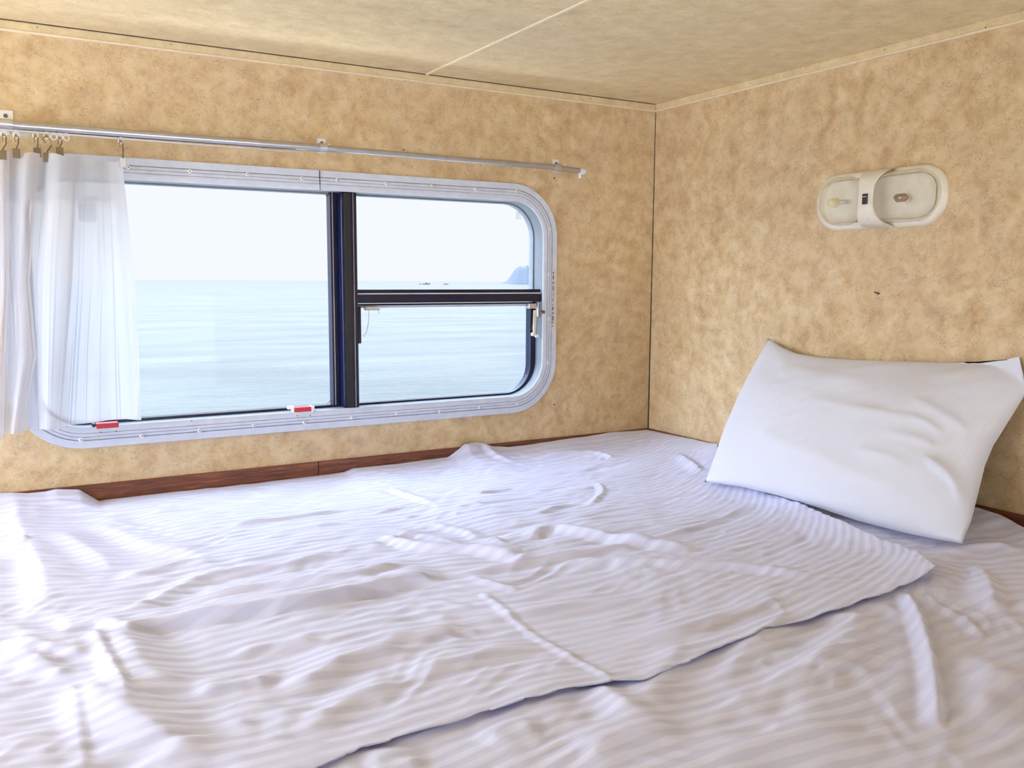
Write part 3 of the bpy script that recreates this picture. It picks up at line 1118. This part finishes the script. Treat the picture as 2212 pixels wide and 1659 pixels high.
# folds traced on the sheet: (photo points, height mm, width on left, width on right in mm, end taper)
FOLDS = [
    ([(30, 1085), (48, 1160), (85, 1200), (98, 1250), (103, 1312), (123, 1357)], 9, 46, 18, .25),
    ([(123, 1366), (170, 1356), (220, 1350), (262, 1362), (300, 1374)], 10, 40, 8, .15),
    ([(222, 1350), (284, 1403), (311, 1463), (412, 1508)], 15, 24, 40, .25),
    ([(201, 1364), (240, 1440), (270, 1500), (288, 1547)], 5, 4, 8, .2),
    ([(156, 1474), (166, 1540), (176, 1600), (184, 1659)], 3, 4, 9, .1),
    ([(262, 1366), (412, 1341), (595, 1318), (740, 1290), (850, 1262), (970, 1244)], 17, 60, 7, .12),
    ([(389, 1302), (500, 1275), (600, 1262), (760, 1252), (850, 1226), (930, 1214)], 10, 40, 7, .25),
    ([(814, 1156), (860, 1172), (930, 1186), (1000, 1186), (1090, 1203), (1150, 1213)], 12, 20, 9, .2),
    ([(820, 1150), (890, 1150), (975, 1172), (1000, 1184)], 8, 18, 8, .25),
    ([(1060, 1160), (1090, 1185), (1120, 1197), (1160, 1200)], 10, 9, 26, .25),
    ([(1130, 1170), (1185, 1142), (1230, 1152), (1295, 1163), (1377, 1176), (1440, 1183), (1520, 1190)], 13, 22, 10, .15),
    ([(956, 1243), (1040, 1236), (1150, 1211), (1270, 1192), (1377, 1178), (1440, 1160)], 8, 16, 10, .2),
    ([(1011, 1243), (1060, 1258), (1130, 1277)], 5, 5, 8, .2),
    ([(1038, 1275), (1112, 1339), (1226, 1408), (1327, 1474)], 3, 5, 5, .05),
    ([(1180, 1220), (1340, 1215), (1500, 1224), (1583, 1222), (1730, 1239), (1790, 1247)], 9, 20, 10, .2),
    ([(1613, 1092), (1565, 1118), (1481, 1147), (1400, 1170)], 6, 7, 9, .25),
    ([(160, 1481), (252, 1536), (329, 1586), (412, 1623), (470, 1640)], 13, 26, 24, .2),
    ([(412, 1502), (470, 1490), (540, 1474), (600, 1480)], 9, 28, 12, .25),
    ([(110, 1147), (183, 1175), (229, 1211), (250, 1240)], 7, 26, 16, .25),
    ([(192, 1120), (274, 1156), (348, 1184), (425, 1193), (467, 1220)], 6, 24, 14, .25),
    ([(238, 1250), (320, 1239), (393, 1216), (480, 1212)], 8, 16, 9, .25),
    ([(220, 1355), (284, 1330), (412, 1248), (526, 1229), (659, 1211), (740, 1180)], 8, 14, 12, .2),
    ([(476, 1138), (560, 1128), (640, 1117), (755, 1101)], 6, 14, 3, .2),
    ([(805, 1108), (850, 1098), (892, 1094)], 5, 10, 3, .25),
    ([(837, 1051), (880, 1068), (920, 1083), (960, 1090)], 6, 12, 7, .25),
    ([(920, 1128), (997, 1142), (1038, 1161)], 7, 12, 8, .25),
    ([(1020, 1068), (1070, 1060), (1120, 1053)], 5, 8, 3, .25),
    ([(1281, 1037), (1308, 1055), (1290, 1074), (1270, 1095)], 6, 5, 8, .25),
    ([(0, 1389), (60, 1396), (137, 1412), (200, 1420)], 9, 30, 8, .2),
    ([(20, 1392), (90, 1432), (155, 1472)], 8, 14, 18, .2),
    ([(0, 1188), (40, 1172), (69, 1170)], 9, 10, 18, .2),
    ([(610, 1500), (686, 1463), (740, 1432), (800, 1408), (900, 1400)], 11, 24, 14, .25),
    ([(490, 1417), (540, 1405), (620, 1390), (700, 1380)], 7, 22, 8, .25),
    ([(480, 1577), (530, 1552), (572, 1540), (650, 1560)], 7, 26, 18, .25),
    ([(640, 1600), (700, 1545), (790, 1500), (900, 1470)], 10, 28, 16, .3),
    ([(780, 1380), (900, 1372), (1010, 1345)], 7, 20, 9, .3),
    ([(860, 1470), (960, 1440), (1080, 1400), (1180, 1390)], 8, 24, 12, .3),
    ([(1000, 1335), (1150, 1320), (1300, 1300), (1480, 1290)], 6, 22, 10, .3),
    ([(1150, 1115), (1210, 1090), (1260, 1082)], 6, 12, 7, .3),
    ([(930, 1015), (1010, 1000), (1040, 988), (1080, 1002), (1150, 1004)], 7, 13, 8, .25),
    ([(1150, 996), (1230, 985), (1290, 983), (1340, 1000)], 6, 12, 8, .25),
    ([(1180, 952), (1230, 950), (1280, 944), (1380, 940)], 4, 10, 10, .25),
    ([(1460, 992), (1490, 1008), (1520, 1030)], 7, 8, 12, .25),
    ([(1420, 985), (1320, 1000), (1240, 1014)], 5, 10, 10, .25),
    ([(300, 1120), (380, 1100), (470, 1090)], 5, 18, 10, .3),
    ([(560, 1160), (650, 1140), (760, 1130)], 5, 14, 8, .3),
    ([(1320, 1390), (1450, 1370), (1600, 1320), (1750, 1270)], 6, 24, 12, .3),
]
# folds that only the lower sheet shows, right of and below the folded edge
FOLDS_LOW = [
    ([(1954, 1270), (1980, 1309), (2002, 1375), (2020, 1455), (2026, 1518), (2024, 1573)], 13, 5, 9, .12),
    ([(1995, 1272), (2035, 1309), (2083, 1316)], 6, 8, 6, .2),
    ([(2083, 1316), (2120, 1367)], 7, 5, 8, .25),
    ([(2075, 1230), (2110, 1225), (2140, 1260), (2150, 1320)], 11, 10, 18, .2),
    ([(1500, 1380), (1440, 1440), (1370, 1540), (1330, 1580)], 8, 20, 24, .25),
    ([(1720, 1310), (1640, 1370), (1580, 1440), (1540, 1500)], 8, 22, 22, .25),
    ([(1860, 1300), (1830, 1380), (1780, 1420), (1700, 1440)], 9, 26, 22, .25),
    ([(1900, 1390), (1800, 1410), (1720, 1440), (1600, 1500), (1500, 1560)], 6, 20, 10, .3),
    ([(2000, 1200), (2080, 1190), (2150, 1180), (2200, 1200)], 9, 18, 10, .25),
    ([(2110, 1560), (2140, 1480), (2120, 1400)], 9, 24, 22, .3),
    ([(1040, 1600), (1090, 1570), (1180, 1560)], 8, 14, 20, .3),
    ([(780, 1650), (850, 1630), (930, 1640)], 8, 16, 12, .3),
    ([(1250, 1640), (1310, 1600), (1400, 1580), (1500, 1570)], 8, 22, 16, .3),
    ([(1280, 1470), (1320, 1500), (1370, 1540)], 8, 12, 16, .25),
    ([(1500, 1640), (1700, 1590), (1900, 1590)], 6, 26, 22, .3),
    ([(2160, 1500), (2212, 1430), (2260, 1400)], 8, 24, 22, .3),
]

EDGE_PX = [(520, 1740), (600, 1695), (700, 1650), (814, 1602), (974, 1559), (1089, 1527), (1203, 1499), (1308, 1476), (1409, 1466), (1510, 1421), (1657, 1361),
           (1804, 1317), (1951, 1268), (2020, 1247)]
EDGE2_PX = [(2020, 1247), (1987, 1217), (1951, 1193), (1896, 1174), (1840, 1151), (1767, 1121), (1712, 1099), (1640, 1075), (1590, 1056), (1555, 1030), (1545, 985), (1540, 962)]


def bxy(p):
    q_ = BD(p[0], p[1])
    return (q_[0], q_[1])


def fourier_noise(X, Y, seed, n, l0, l1, aniso=1.0, ang=0.0):
    rg = np.random.RandomState(seed)
    out = np.zeros_like(X)
    for _ in range(n):
        lam = l0 * (l1 / l0) ** rg.rand()
        a_ = rg.rand() * PI
        kx, ky = math.cos(a_) / lam, math.sin(a_) / lam * aniso
        c_, s_ = math.cos(ang), math.sin(ang)
        kx, ky = kx * c_ - ky * s_, kx * s_ + ky * c_
        out += np.sin(2 * PI * (kx * X + ky * Y) + rg.rand() * 6.28) * (lam / l1) ** .8
    return out / math.sqrt(n)


wallz = sorted([(W(px, py, -.015)[0], W(px, py, -.015)[2]) for px, py in
                ((0, 1070), (60, 1071), (100, 1066), (120, 1060), (172, 1060), (192, 1072), (215, 1085), (350, 1069), (500, 1053), (700, 1030), (745, 1023), (765, 1014), (860, 1005), (970, 990), (988, 976), (1006, 962), (1050, 964),
                 (1100, 968), (1140, 964), (1215, 952), (1270, 945), (1330, 934), (1400, 931))])
rightz = sorted([(RW(px, py, -.015)[1], RW(px, py, -.015)[2]) for px, py in ((1400, 931), (1450, 941), (1500, 951), (1552, 967), (2105, 1096), (2160, 1113), (2212, 1140))])


def base_height(X, Y):
    z = -.034 + .004 * fourier_noise(X, Y, 5, 14, .18, .6)
    wx = np.interp(X, [a_ for a_, _ in wallz], [b_ for _, b_ in wallz]) - .0005
    ryz = np.interp(Y, [a_ for a_, _ in rightz], [b_ for _, b_ in rightz]) - .0005
    f = np.exp(-(np.maximum(-Y - .014, 0) / .055) ** 1.3)
    z = z * (1 - f) + wx * f
    f = np.exp(-(np.maximum(-X - .014, 0) / .09) ** 1.3)
    z = z * (1 - f) + ryz * f
    return z


def add_folds(Z, X, Y, folds, gain=1.0):
    for pts, h, wl_, wr_, tp in folds:
        w = [bxy(p) for p in smooth_line(pts)]
        x0_, x1_ = min(p[0] for p in w) - .16, max(p[0] for p in w) + .16
        y0_, y1_ = min(p[1] for p in w) - .16, max(p[1] for p in w) + .16
        m = (X > x0_) & (X < x1_) & (Y > y0_) & (Y < y1_)
        if not m.any():
            continue
        d, s = polyline_field(X[m], Y[m], w)
        wd = np.where(d > 0, wl_, wr_) / 1000.0
        prof = np.exp(-np.abs(d / wd) ** 1.5)
        trough = -.22 * np.exp(-((np.abs(d) / wd - 2.0) / .8) ** 2)
        tap = np.clip(np.minimum(s, 1 - s) / tp, 0, 1)
        tap = tap * tap * (3 - 2 * tap)
        Z[m] += gain * h / 1000.0 * (prof + trough) * tap
    return Z


def wrinkle(X, Y, seed=11):
    wx = X + .03 * fourier_noise(X, Y, seed + 1, 8, .15, .4)
    wy = Y + .03 * fourier_noise(X, Y, seed + 2, 8, .15, .4)
    n1 = fourier_noise(wx, wy, seed + 3, 22, .07, .20, 3.4, .10)
    n2 = fourier_noise(wx, wy, seed + 4, 22, .05, .12, 2.6, -.35)
    n3 = fourier_noise(wx, wy, seed + 5, 16, .16, .4, 1.5, .3)
    return .0015 * (1 - np.abs(n1) * 1.6) + .0007 * n2 + .0022 * n3


STEP = .0034
xs = np.arange(-1.95, -.0105, STEP)
ys = np.arange(-1.60, -.0085, STEP)
GX, GYY = np.meshgrid(xs, ys)
edge_w = [bxy(p) for p in smooth_line(EDGE_PX, 1)]
edge2_w = [bxy(p) for p in smooth_line(EDGE2_PX, 1)]
edge2_w = [p for p in edge2_w if p[0] < -.035]
full_edge = [(-1.95, -1.10)] + [(edge_w[0][0] - .25, edge_w[0][1] - .03)] + edge_w + edge2_w[1:] + [(.06, edge2_w[-1][1] + .03)]
D, _S = polyline_field(GX, GYY, full_edge)       # positive: under the folded upper sheet
D2, _S2 = polyline_field(GX, GYY, edge2_w)
base = base_height(GX, GYY)
base = base + wrinkle(GX, GYY) * np.clip(-GYY / .06, .25, 1) * np.clip(-GX / .06, .25, 1)
lowz = add_folds(base.copy(), GX, GYY, FOLDS_LOW, .85)
# weave coordinate: stripes run along the window wall, pulled round beside the pillow
near = np.exp(-np.abs(D2) / .12)
weave = GYY - .13 * near - .02 * fourier_noise(GX, GYY, 40, 6, .3, .8)
upz = add_folds(base.copy(), GX, GYY, FOLDS, .85)
lift = .0022 + .0034 * np.exp(-np.maximum(D, 0) / .028) * np.clip((GX + 1.25) / .35, .25, 1)
lift2 = .010 * np.exp(-(np.abs(D2) / .035) ** 1.5)
upz = upz + lift + lift2
lowz = lowz - .002 * np.exp(-np.abs(D) / .05)
upz = np.where(D < .06, np.maximum(upz, lowz + .0028), upz)


def grid_mesh(name, Z, keep, X=GX, Y=GYY):
    ny, nx = Z.shape
    idx = np.arange(nx * ny).reshape(ny, nx)
    fk = keep[:-1, :-1] & keep[1:, :-1] & keep[:-1, 1:] & keep[1:, 1:]
    a_ = idx[:-1, :-1][fk]
    b_ = idx[:-1, 1:][fk]
    c_ = idx[1:, 1:][fk]
    d_ = idx[1:, :-1][fk]
    F = np.stack([a_, b_, c_, d_], 1)
    used = np.unique(F)
    remap = np.full(nx * ny, -1)
    remap[used] = np.arange(len(used))
    F = remap[F].astype(np.int32)
    V = np.stack([X.ravel()[used], Y.ravel()[used], Z.ravel()[used]], 1).astype(np.float32)
    me = bpy.data.meshes.new(name)
    me.vertices.add(len(V))
    me.vertices.foreach_set('co', V.ravel())
    me.loops.add(F.size)
    me.loops.foreach_set('vertex_index', F.ravel())
    me.polygons.add(len(F))
    me.polygons.foreach_set('loop_start', np.arange(0, F.size, 4, dtype=np.int32))
    me.polygons.foreach_set('loop_total', np.full(len(F), 4, dtype=np.int32))
    me.update(calc_edges=True)
    uv = me.uv_layers.new(name='weave')
    wv = np.stack([X.ravel()[used], weave.ravel()[used]], 1).astype(np.float32)
    uv.data.foreach_set('uv', wv[F.ravel()].ravel())
    return me


# snap the rim of the upper sheet onto its edge line
gy_, gx_ = np.gradient(D, STEP, STEP)
gl = np.hypot(gx_, gy_) + 1e-9
rim = (D < 0) & (D > -STEP * 1.45)
UX2 = np.where(rim, GX - gx_ / gl * D, GX)
UY2 = np.where(rim, GYY - gy_ / gl * D, GYY)
me = grid_mesh('top_sheet', upz, D > -STEP * 1.45, UX2, UY2)
ts = link_mesh('top_sheet', me, M['sheet'], None, True)
so = ts.modifiers.new('thickness', 'SOLIDIFY')
so.thickness = .0016
so.offset = -1
tag(ts, 'rumpled white striped top sheet spread over most of the bed', 'sheet')
me = grid_mesh('bottom_sheet', lowz, (D < .03))
bs_ = link_mesh('bottom_sheet', me, M['sheet'], None, True)
tag(bs_, 'white bottom sheet bared at the lower right and beside the pillow', 'sheet')
mt = MB().box((XL + .02, -1.62, -.1995), (-.012, -.012, -.062)).build('mattress', M['mattress'], bevel=.015)
tag(mt, 'flat mattress under the white sheets', 'mattress')

# ------------------------------------------------------------------ pillow
TOP = [(1660, 731), (1690, 750), (1725, 766), (1775, 776), (1850, 783), (1950, 787), (2050, 788), (2130, 784), (2190, 777), (2240, 768)]
BOT = [(1522, 1041), (1600, 1051), (1680, 1070), (1760, 1094), (1850, 1124), (1950, 1150), (2030, 1166), (2078, 1174)]
LEF = [(1660, 731), (1637, 775), (1600, 850), (1567, 928), (1545, 985), (1522, 1041)]
RIG = [(2240, 768), (2222, 840), (2185, 900), (2146, 962), (2128, 1005), (2112, 1070), (2098, 1125), (2078, 1174)]


def along(pts, t):
    P = np.array(pts, float)
    s = np.concatenate([[0], np.cumsum(np.hypot(*np.diff(P, axis=0).T))])
    s /= s[-1]
    return np.array([np.interp(t, s, P[:, 0]), np.interp(t, s, P[:, 1])])


NS, NTT = 110, 80
S, T = np.meshgrid(np.linspace(0, 1, NS + 1), np.linspace(0, 1, NTT + 1))
top = along(TOP, S)
bot = along(BOT, S)
lef = along(LEF, T)
rig = along(RIG, T)
p00, p10, p01, p11 = [np.array(v_, float)[:, None, None] for v_ in (TOP[0], TOP[-1], BOT[0], BOT[-1])]
PX = (1 - T) * top + T * bot + (1 - S) * lef + S * rig - ((1 - S) * (1 - T) * p00 + S * (1 - T) * p10 + (1 - S) * T * p01 + S * T * p11)
# resting plane: foot of the pillow on the bed in front of the wall, head against the wall
p_top = RW(1660, 731, -.012)
p_bl, p_br = BD(1522, 1041, -.018), BD(2078, 1174, -.016)
nrm = np.cross(p_br - p_bl, p_top - p_bl)
nrm /= np.linalg.norm(nrm)
if nrm[0] > 0:
    nrm = -nrm
dirs = RX[:, None, None] * ((PX[0] - 1106) / FPX) - UX[:, None, None] * ((PX[1] - 829.5) / FPX) + FX[:, None, None]
den = np.tensordot(nrm, dirs, 1)
tt = np.dot(nrm, p_top - CAM) / den
MID = CAM[:, None, None] + dirs * tt
rg = np.random.RandomState(2)


def puff(S, T, a_=.42):
    return (np.clip(4 * S * (1 - S), 0, 1) ** a_) * (np.clip(4 * T * (1 - T), 0, 1) ** a_)


th = puff(S, T, .50)
corner_pinch = 1
front = .062 * th
# pillow folds, traced in photo points
PF = [([(1985, 938), (2036, 955), (2062, 975)], 5, 9, 7), ([(1874, 921), (1960, 941), (2000, 950)], 4, 14, 9),
      ([(2010, 1022), (2050, 1040), (2081, 1066), (2082, 1114)], 12, 9, 14), ([(2084, 1036), (2133, 962), (2175, 905), (2215, 848)], 12, 12, 5),
      ([(1812, 838), (1933, 814), (1988, 803)], 4, 16, 12), ([(1700, 800), (1800, 845), (1900, 860)], 4, 22, 18),
      ([(2033, 1159), (2060, 1160), (2091, 1145)], 6, 6, 5), ([(1870, 1010), (1940, 1020), (1990, 1050)], 4, 14, 12),
      ([(1640, 960), (1760, 1010), (1880, 1060), (2000, 1110)], 4, 26, 20), ([(1760, 900), (1850, 915), (1930, 950)], 4, 16, 16),
      ([(2060, 1000), (2000, 985), (1930, 975)], 4, 12, 10), ([(2120, 960), (2060, 930), (1990, 900)], 4, 10, 12),
      ([(1670, 745), (1700, 790), (1720, 850)], 4, 14, 14), ([(2180, 800), (2100, 830), (2020, 850)], 5, 18, 16)]
disp = np.zeros_like(S)
for pts, h, a_, b_ in PF:
    d, s = polyline_field(PX[0], PX[1], smooth_line(pts))
    wd = np.where(d > 0, a_, b_)
    tap = np.clip(np.minimum(s, 1 - s) / .25, 0, 1)
    disp += h / 1000.0 * np.exp(-np.abs(d / wd) ** 1.6) * tap * tap * (3 - 2 * tap)
nx_ = S * .55
nt_ = T * .33
wob = .0022 * fourier_noise(nx_, nt_, 70, 16, .09, .26, 1.8, .2) + .0003 * fourier_noise(nx_, nt_, 71, 16, .02, .05)
fr = front + (disp + wob) * np.clip(th * 1.6, 0, 1)
bk = -.030 * th
FRONT = MID + nrm[:, None, None] * fr
BACK = MID + nrm[:, None, None] * bk
BACK[0] = np.minimum(BACK[0], -.004)
MID[0] = np.minimum(MID[0], -.004)
FRONT[0] = np.minimum(FRONT[0], -.006)


def bed_at(x, y):
    fi = np.clip((x - xs[0]) / STEP, 0, len(xs) - 1.01)
    fj = np.clip((y - ys[0]) / STEP, 0, len(ys) - 1.01)
    i, j = fi.astype(int), fj.astype(int)
    zz_ = np.where(D > 0, upz, lowz)
    return np.maximum.reduce([zz_[j, i], zz_[j + 1, i], zz_[j, i + 1], zz_[j + 1, i + 1]])


for arr in (FRONT, MID, BACK):
    arr[2] = np.maximum(arr[2], bed_at(arr[0], arr[1]) + .0015)
vs, fs = [], []
n1 = NS + 1


def vid(layer, j, i):
    return layer * (NS + 1) * (NTT + 1) + j * n1 + i


for arr in (FRONT, BACK):
    for j in range(NTT + 1):
        for i in range(NS + 1):
            vs.append((arr[0, j, i], arr[1, j, i], arr[2, j, i]))
for j in range(NTT):
    for i in range(NS):
        fs.append((vid(0, j, i), vid(0, j + 1, i), vid(0, j + 1, i + 1), vid(0, j, i + 1)))
        fs.append((vid(1, j, i), vid(1, j, i + 1), vid(1, j + 1, i + 1), vid(1, j + 1, i)))
me = bpy.data.meshes.new('pillow')
me.from_pydata([tuple(map(float, v_)) for v_ in vs], [], fs)
bm = bmesh.new()
bm.from_mesh(me)
bmesh.ops.remove_doubles(bm, verts=bm.verts, dist=.0002)
bmesh.ops.recalc_face_normals(bm, faces=bm.faces)
bm.to_mesh(me)
bm.free()
pw = link_mesh('pillow', me, M['pillow'], None, True)
tag(pw, 'plain white pillow leaning against the right wall', 'pillow')

# ------------------------------------------------------------------ outside
_d = ray(650, 605.5)
SLOPE = float(_d[2] / math.hypot(_d[0], _d[1]))      # the camper stands slightly nose-down, so the level sea lies a touch below the cabin's own level


def sea_z(x, y):
    f = Vector((FX[0], FX[1])).normalized()
    return -4.0 + SLOPE * ((x - CAM[0]) * f.x + (y - CAM[1]) * f.y)


tag(MB().loft([[(x, y, sea_z(x, y) - dz) for x, y in ((-9000, -9000), (9000, -9000), (9000, 9000), (-9000, 9000))] for dz in (.5, 0)], True, True).build('sea', M['sea']), 'calm pale blue sea outside the window', 'sea', kind='structure')
tag(MB().box((-40, -60, -4.2), (40, 1.6, -2.6)).build('ground', M['ground']), 'sandy ground under the camper, out of view', 'ground', kind='structure')


def far_at(px, py, dist):
    d = ray(px, py)
    h = math.hypot(d[0], d[1])
    return CAM + d * (dist / h)


# headland: ridge silhouette swept back over real ground
HD = [(1081, 606), (1088, 602), (1094, 600), (1099, 595), (1103, 588), (1107, 583), (1109, 579), (1113, 574), (1118, 570), (1124, 568), (1130, 570), (1136, 567), (1139, 566), (1143, 570),
      (1150, 568), (1158, 564), (1170, 562), (1185, 558), (1200, 563), (1225, 556), (1260, 552), (1300, 560), (1350, 575), (1400, 600), (1410, 606)]
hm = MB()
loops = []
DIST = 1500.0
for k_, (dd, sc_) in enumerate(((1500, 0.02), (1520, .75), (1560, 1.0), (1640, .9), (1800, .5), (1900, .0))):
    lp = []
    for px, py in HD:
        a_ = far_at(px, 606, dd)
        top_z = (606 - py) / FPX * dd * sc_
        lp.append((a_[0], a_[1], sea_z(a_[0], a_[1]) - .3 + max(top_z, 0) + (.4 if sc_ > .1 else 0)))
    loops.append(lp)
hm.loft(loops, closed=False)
tag(hm.build('hill', M['hill'], smooth=True), 'haze-tinted blue wooded headland on the horizon at the right of the window', 'hill', kind='structure')


def boat(px, w, h, lab, dist=1100):
    c_ = far_at(px, 606, dist)
    z0 = sea_z(c_[0], c_[1])
    mb = MB()
    hl = w / 2
    t_ = Vector((RX[0], RX[1], 0)).normalized()
    n_ = Vector((-t_.y, t_.x, 0))
    o_ = Vector((c_[0], c_[1], z0))

    def sect(s, wd, za, zb_):
        p = o_ + t_ * s
        return [p + n_ * wd * .6 + Vector((0, 0, za)), p - n_ * wd * .6 + Vector((0, 0, za)), p - n_ * wd + Vector((0, 0, zb_)), p + n_ * wd + Vector((0, 0, zb_))]
    mb.loft([sect(-hl, h * .3, -.2, h * .45), sect(-hl * .5, h * .45, -.2, h * .36), sect(hl * .5, h * .45, -.2, h * .4), sect(hl, h * .1, .1, h * .6)], True, True)
    e_ = mb.build('boat', M['boat'])
    mb = MB()
    p, q_ = o_ + t_ * (-hl * .25), o_ + t_ * (hl * .2)
    mb.loft([[p + n_ * h * .25 + Vector((0, 0, h * .35)), p - n_ * h * .25 + Vector((0, 0, h * .35)), p - n_ * h * .25 + Vector((0, 0, h)), p + n_ * h * .25 + Vector((0, 0, h))],
             [q_ + n_ * h * .25 + Vector((0, 0, h * .35)), q_ - n_ * h * .25 + Vector((0, 0, h * .35)), q_ - n_ * h * .25 + Vector((0, 0, h * .9)), q_ + n_ * h * .25 + Vector((0, 0, h * .9))]], True, True)
    mb.build('cabin', M['boat'], e_)
    return tag(e_, lab, 'boat', 'distant boats on the horizon')


boat(921, 9.0, 2.8, 'larger distant boat, middle of the three on the horizon')
boat(908, 4.0, 1.2, 'smallest low distant boat, leftmost on the horizon')
boat(963, 6.0, 1.9, 'distant grey boat nearest the headland')

# ------------------------------------------------------------------ light
wd = bpy.data.worlds.new('sky')
bpy.context.scene.world = wd
wd.use_nodes = True
nt = wd.node_tree
nt.nodes.clear()
out = nt.nodes.new('ShaderNodeOutputWorld')
bg = nt.nodes.new('ShaderNodeBackground')
tc = nt.nodes.new('ShaderNodeTexCoord')
sp = nt.nodes.new('ShaderNodeSeparateXYZ')
nt.links.new(tc.outputs['Generated'], sp.inputs[0])
# pale hazy sky: white near the sea horizon, brighter overhead and towards the sun behind the camper
r1 = nt.nodes.new('ShaderNodeValToRGB')
r1.color_ramp.elements[0].position = 0.0
r1.color_ramp.elements[0].color = (.865, .875, .92, 1)
r1.color_ramp.elements[1].position = 1.0
r1.color_ramp.elements[1].color = (3.1, 3.8, 5.1, 1)
e1 = r1.color_ramp.elements.new(.19)
e1.color = (.875, .88, .905, 1)
e2 = r1.color_ramp.elements.new(.40)
e2.color = (2.9, 3.6, 4.9, 1)
nt.links.new(sp.outputs[2], r1.inputs[0])
dt = nt.nodes.new('ShaderNodeVectorMath')
dt.operation = 'DOT_PRODUCT'
sd = Vector((-.70, -.55, .40)).normalized()
dt.inputs[1].default_value = sd
nt.links.new(tc.outputs['Generated'], dt.inputs[0])
r2 = nt.nodes.new('ShaderNodeValToRGB')
r2.color_ramp.elements[0].position = .05
r2.color_ramp.elements[0].color = (0, 0, 0, 1)
r2.color_ramp.elements[1].position = .95
r2.color_ramp.elements[1].color = (12.4, 14.2, 18.0, 1)
nt.links.new(dt.outputs['Value'], r2.inputs[0])
ad = nt.nodes.new('ShaderNodeMix')
ad.data_type = 'RGBA'
ad.blend_type = 'ADD'
ad.inputs[0].default_value = 1.0
nt.links.new(r1.outputs[0], ad.inputs[6])
nt.links.new(r2.outputs[0], ad.inputs[7])
nt.links.new(ad.outputs[2], bg.inputs[0])
bg.inputs[1].default_value = 1.0
nt.links.new(bg.outputs[0], out.inputs[0])
sl = bpy.data.lights.new('sun', 'SUN')
sl.energy = 17.0
sl.angle = math.radians(2.5)
sl.color = (1.0, .98, .96)
so_ = bpy.data.objects.new('sun', sl)
COL.objects.link(so_)
so_.rotation_euler = Vector((-.80, -.12, .60)).to_track_quat('Z', 'Y').to_euler()
wd.cycles.sampling_method = 'MANUAL'
wd.cycles.sample_map_resolution = 512

sc = bpy.context.scene
sc.view_settings.view_transform = 'Standard'
sc.view_settings.look = 'None'
sc.view_settings.gamma = 1.0
sc.view_settings.exposure = 0.18
sc.view_settings.use_curve_mapping = False
sc.cycles.max_bounces = 12
sc.cycles.diffuse_bounces = 8
sc.cycles.transparent_max_bounces = 16
sc.cycles.use_denoising = True
sc.cycles.sample_clamp_indirect = 6.0
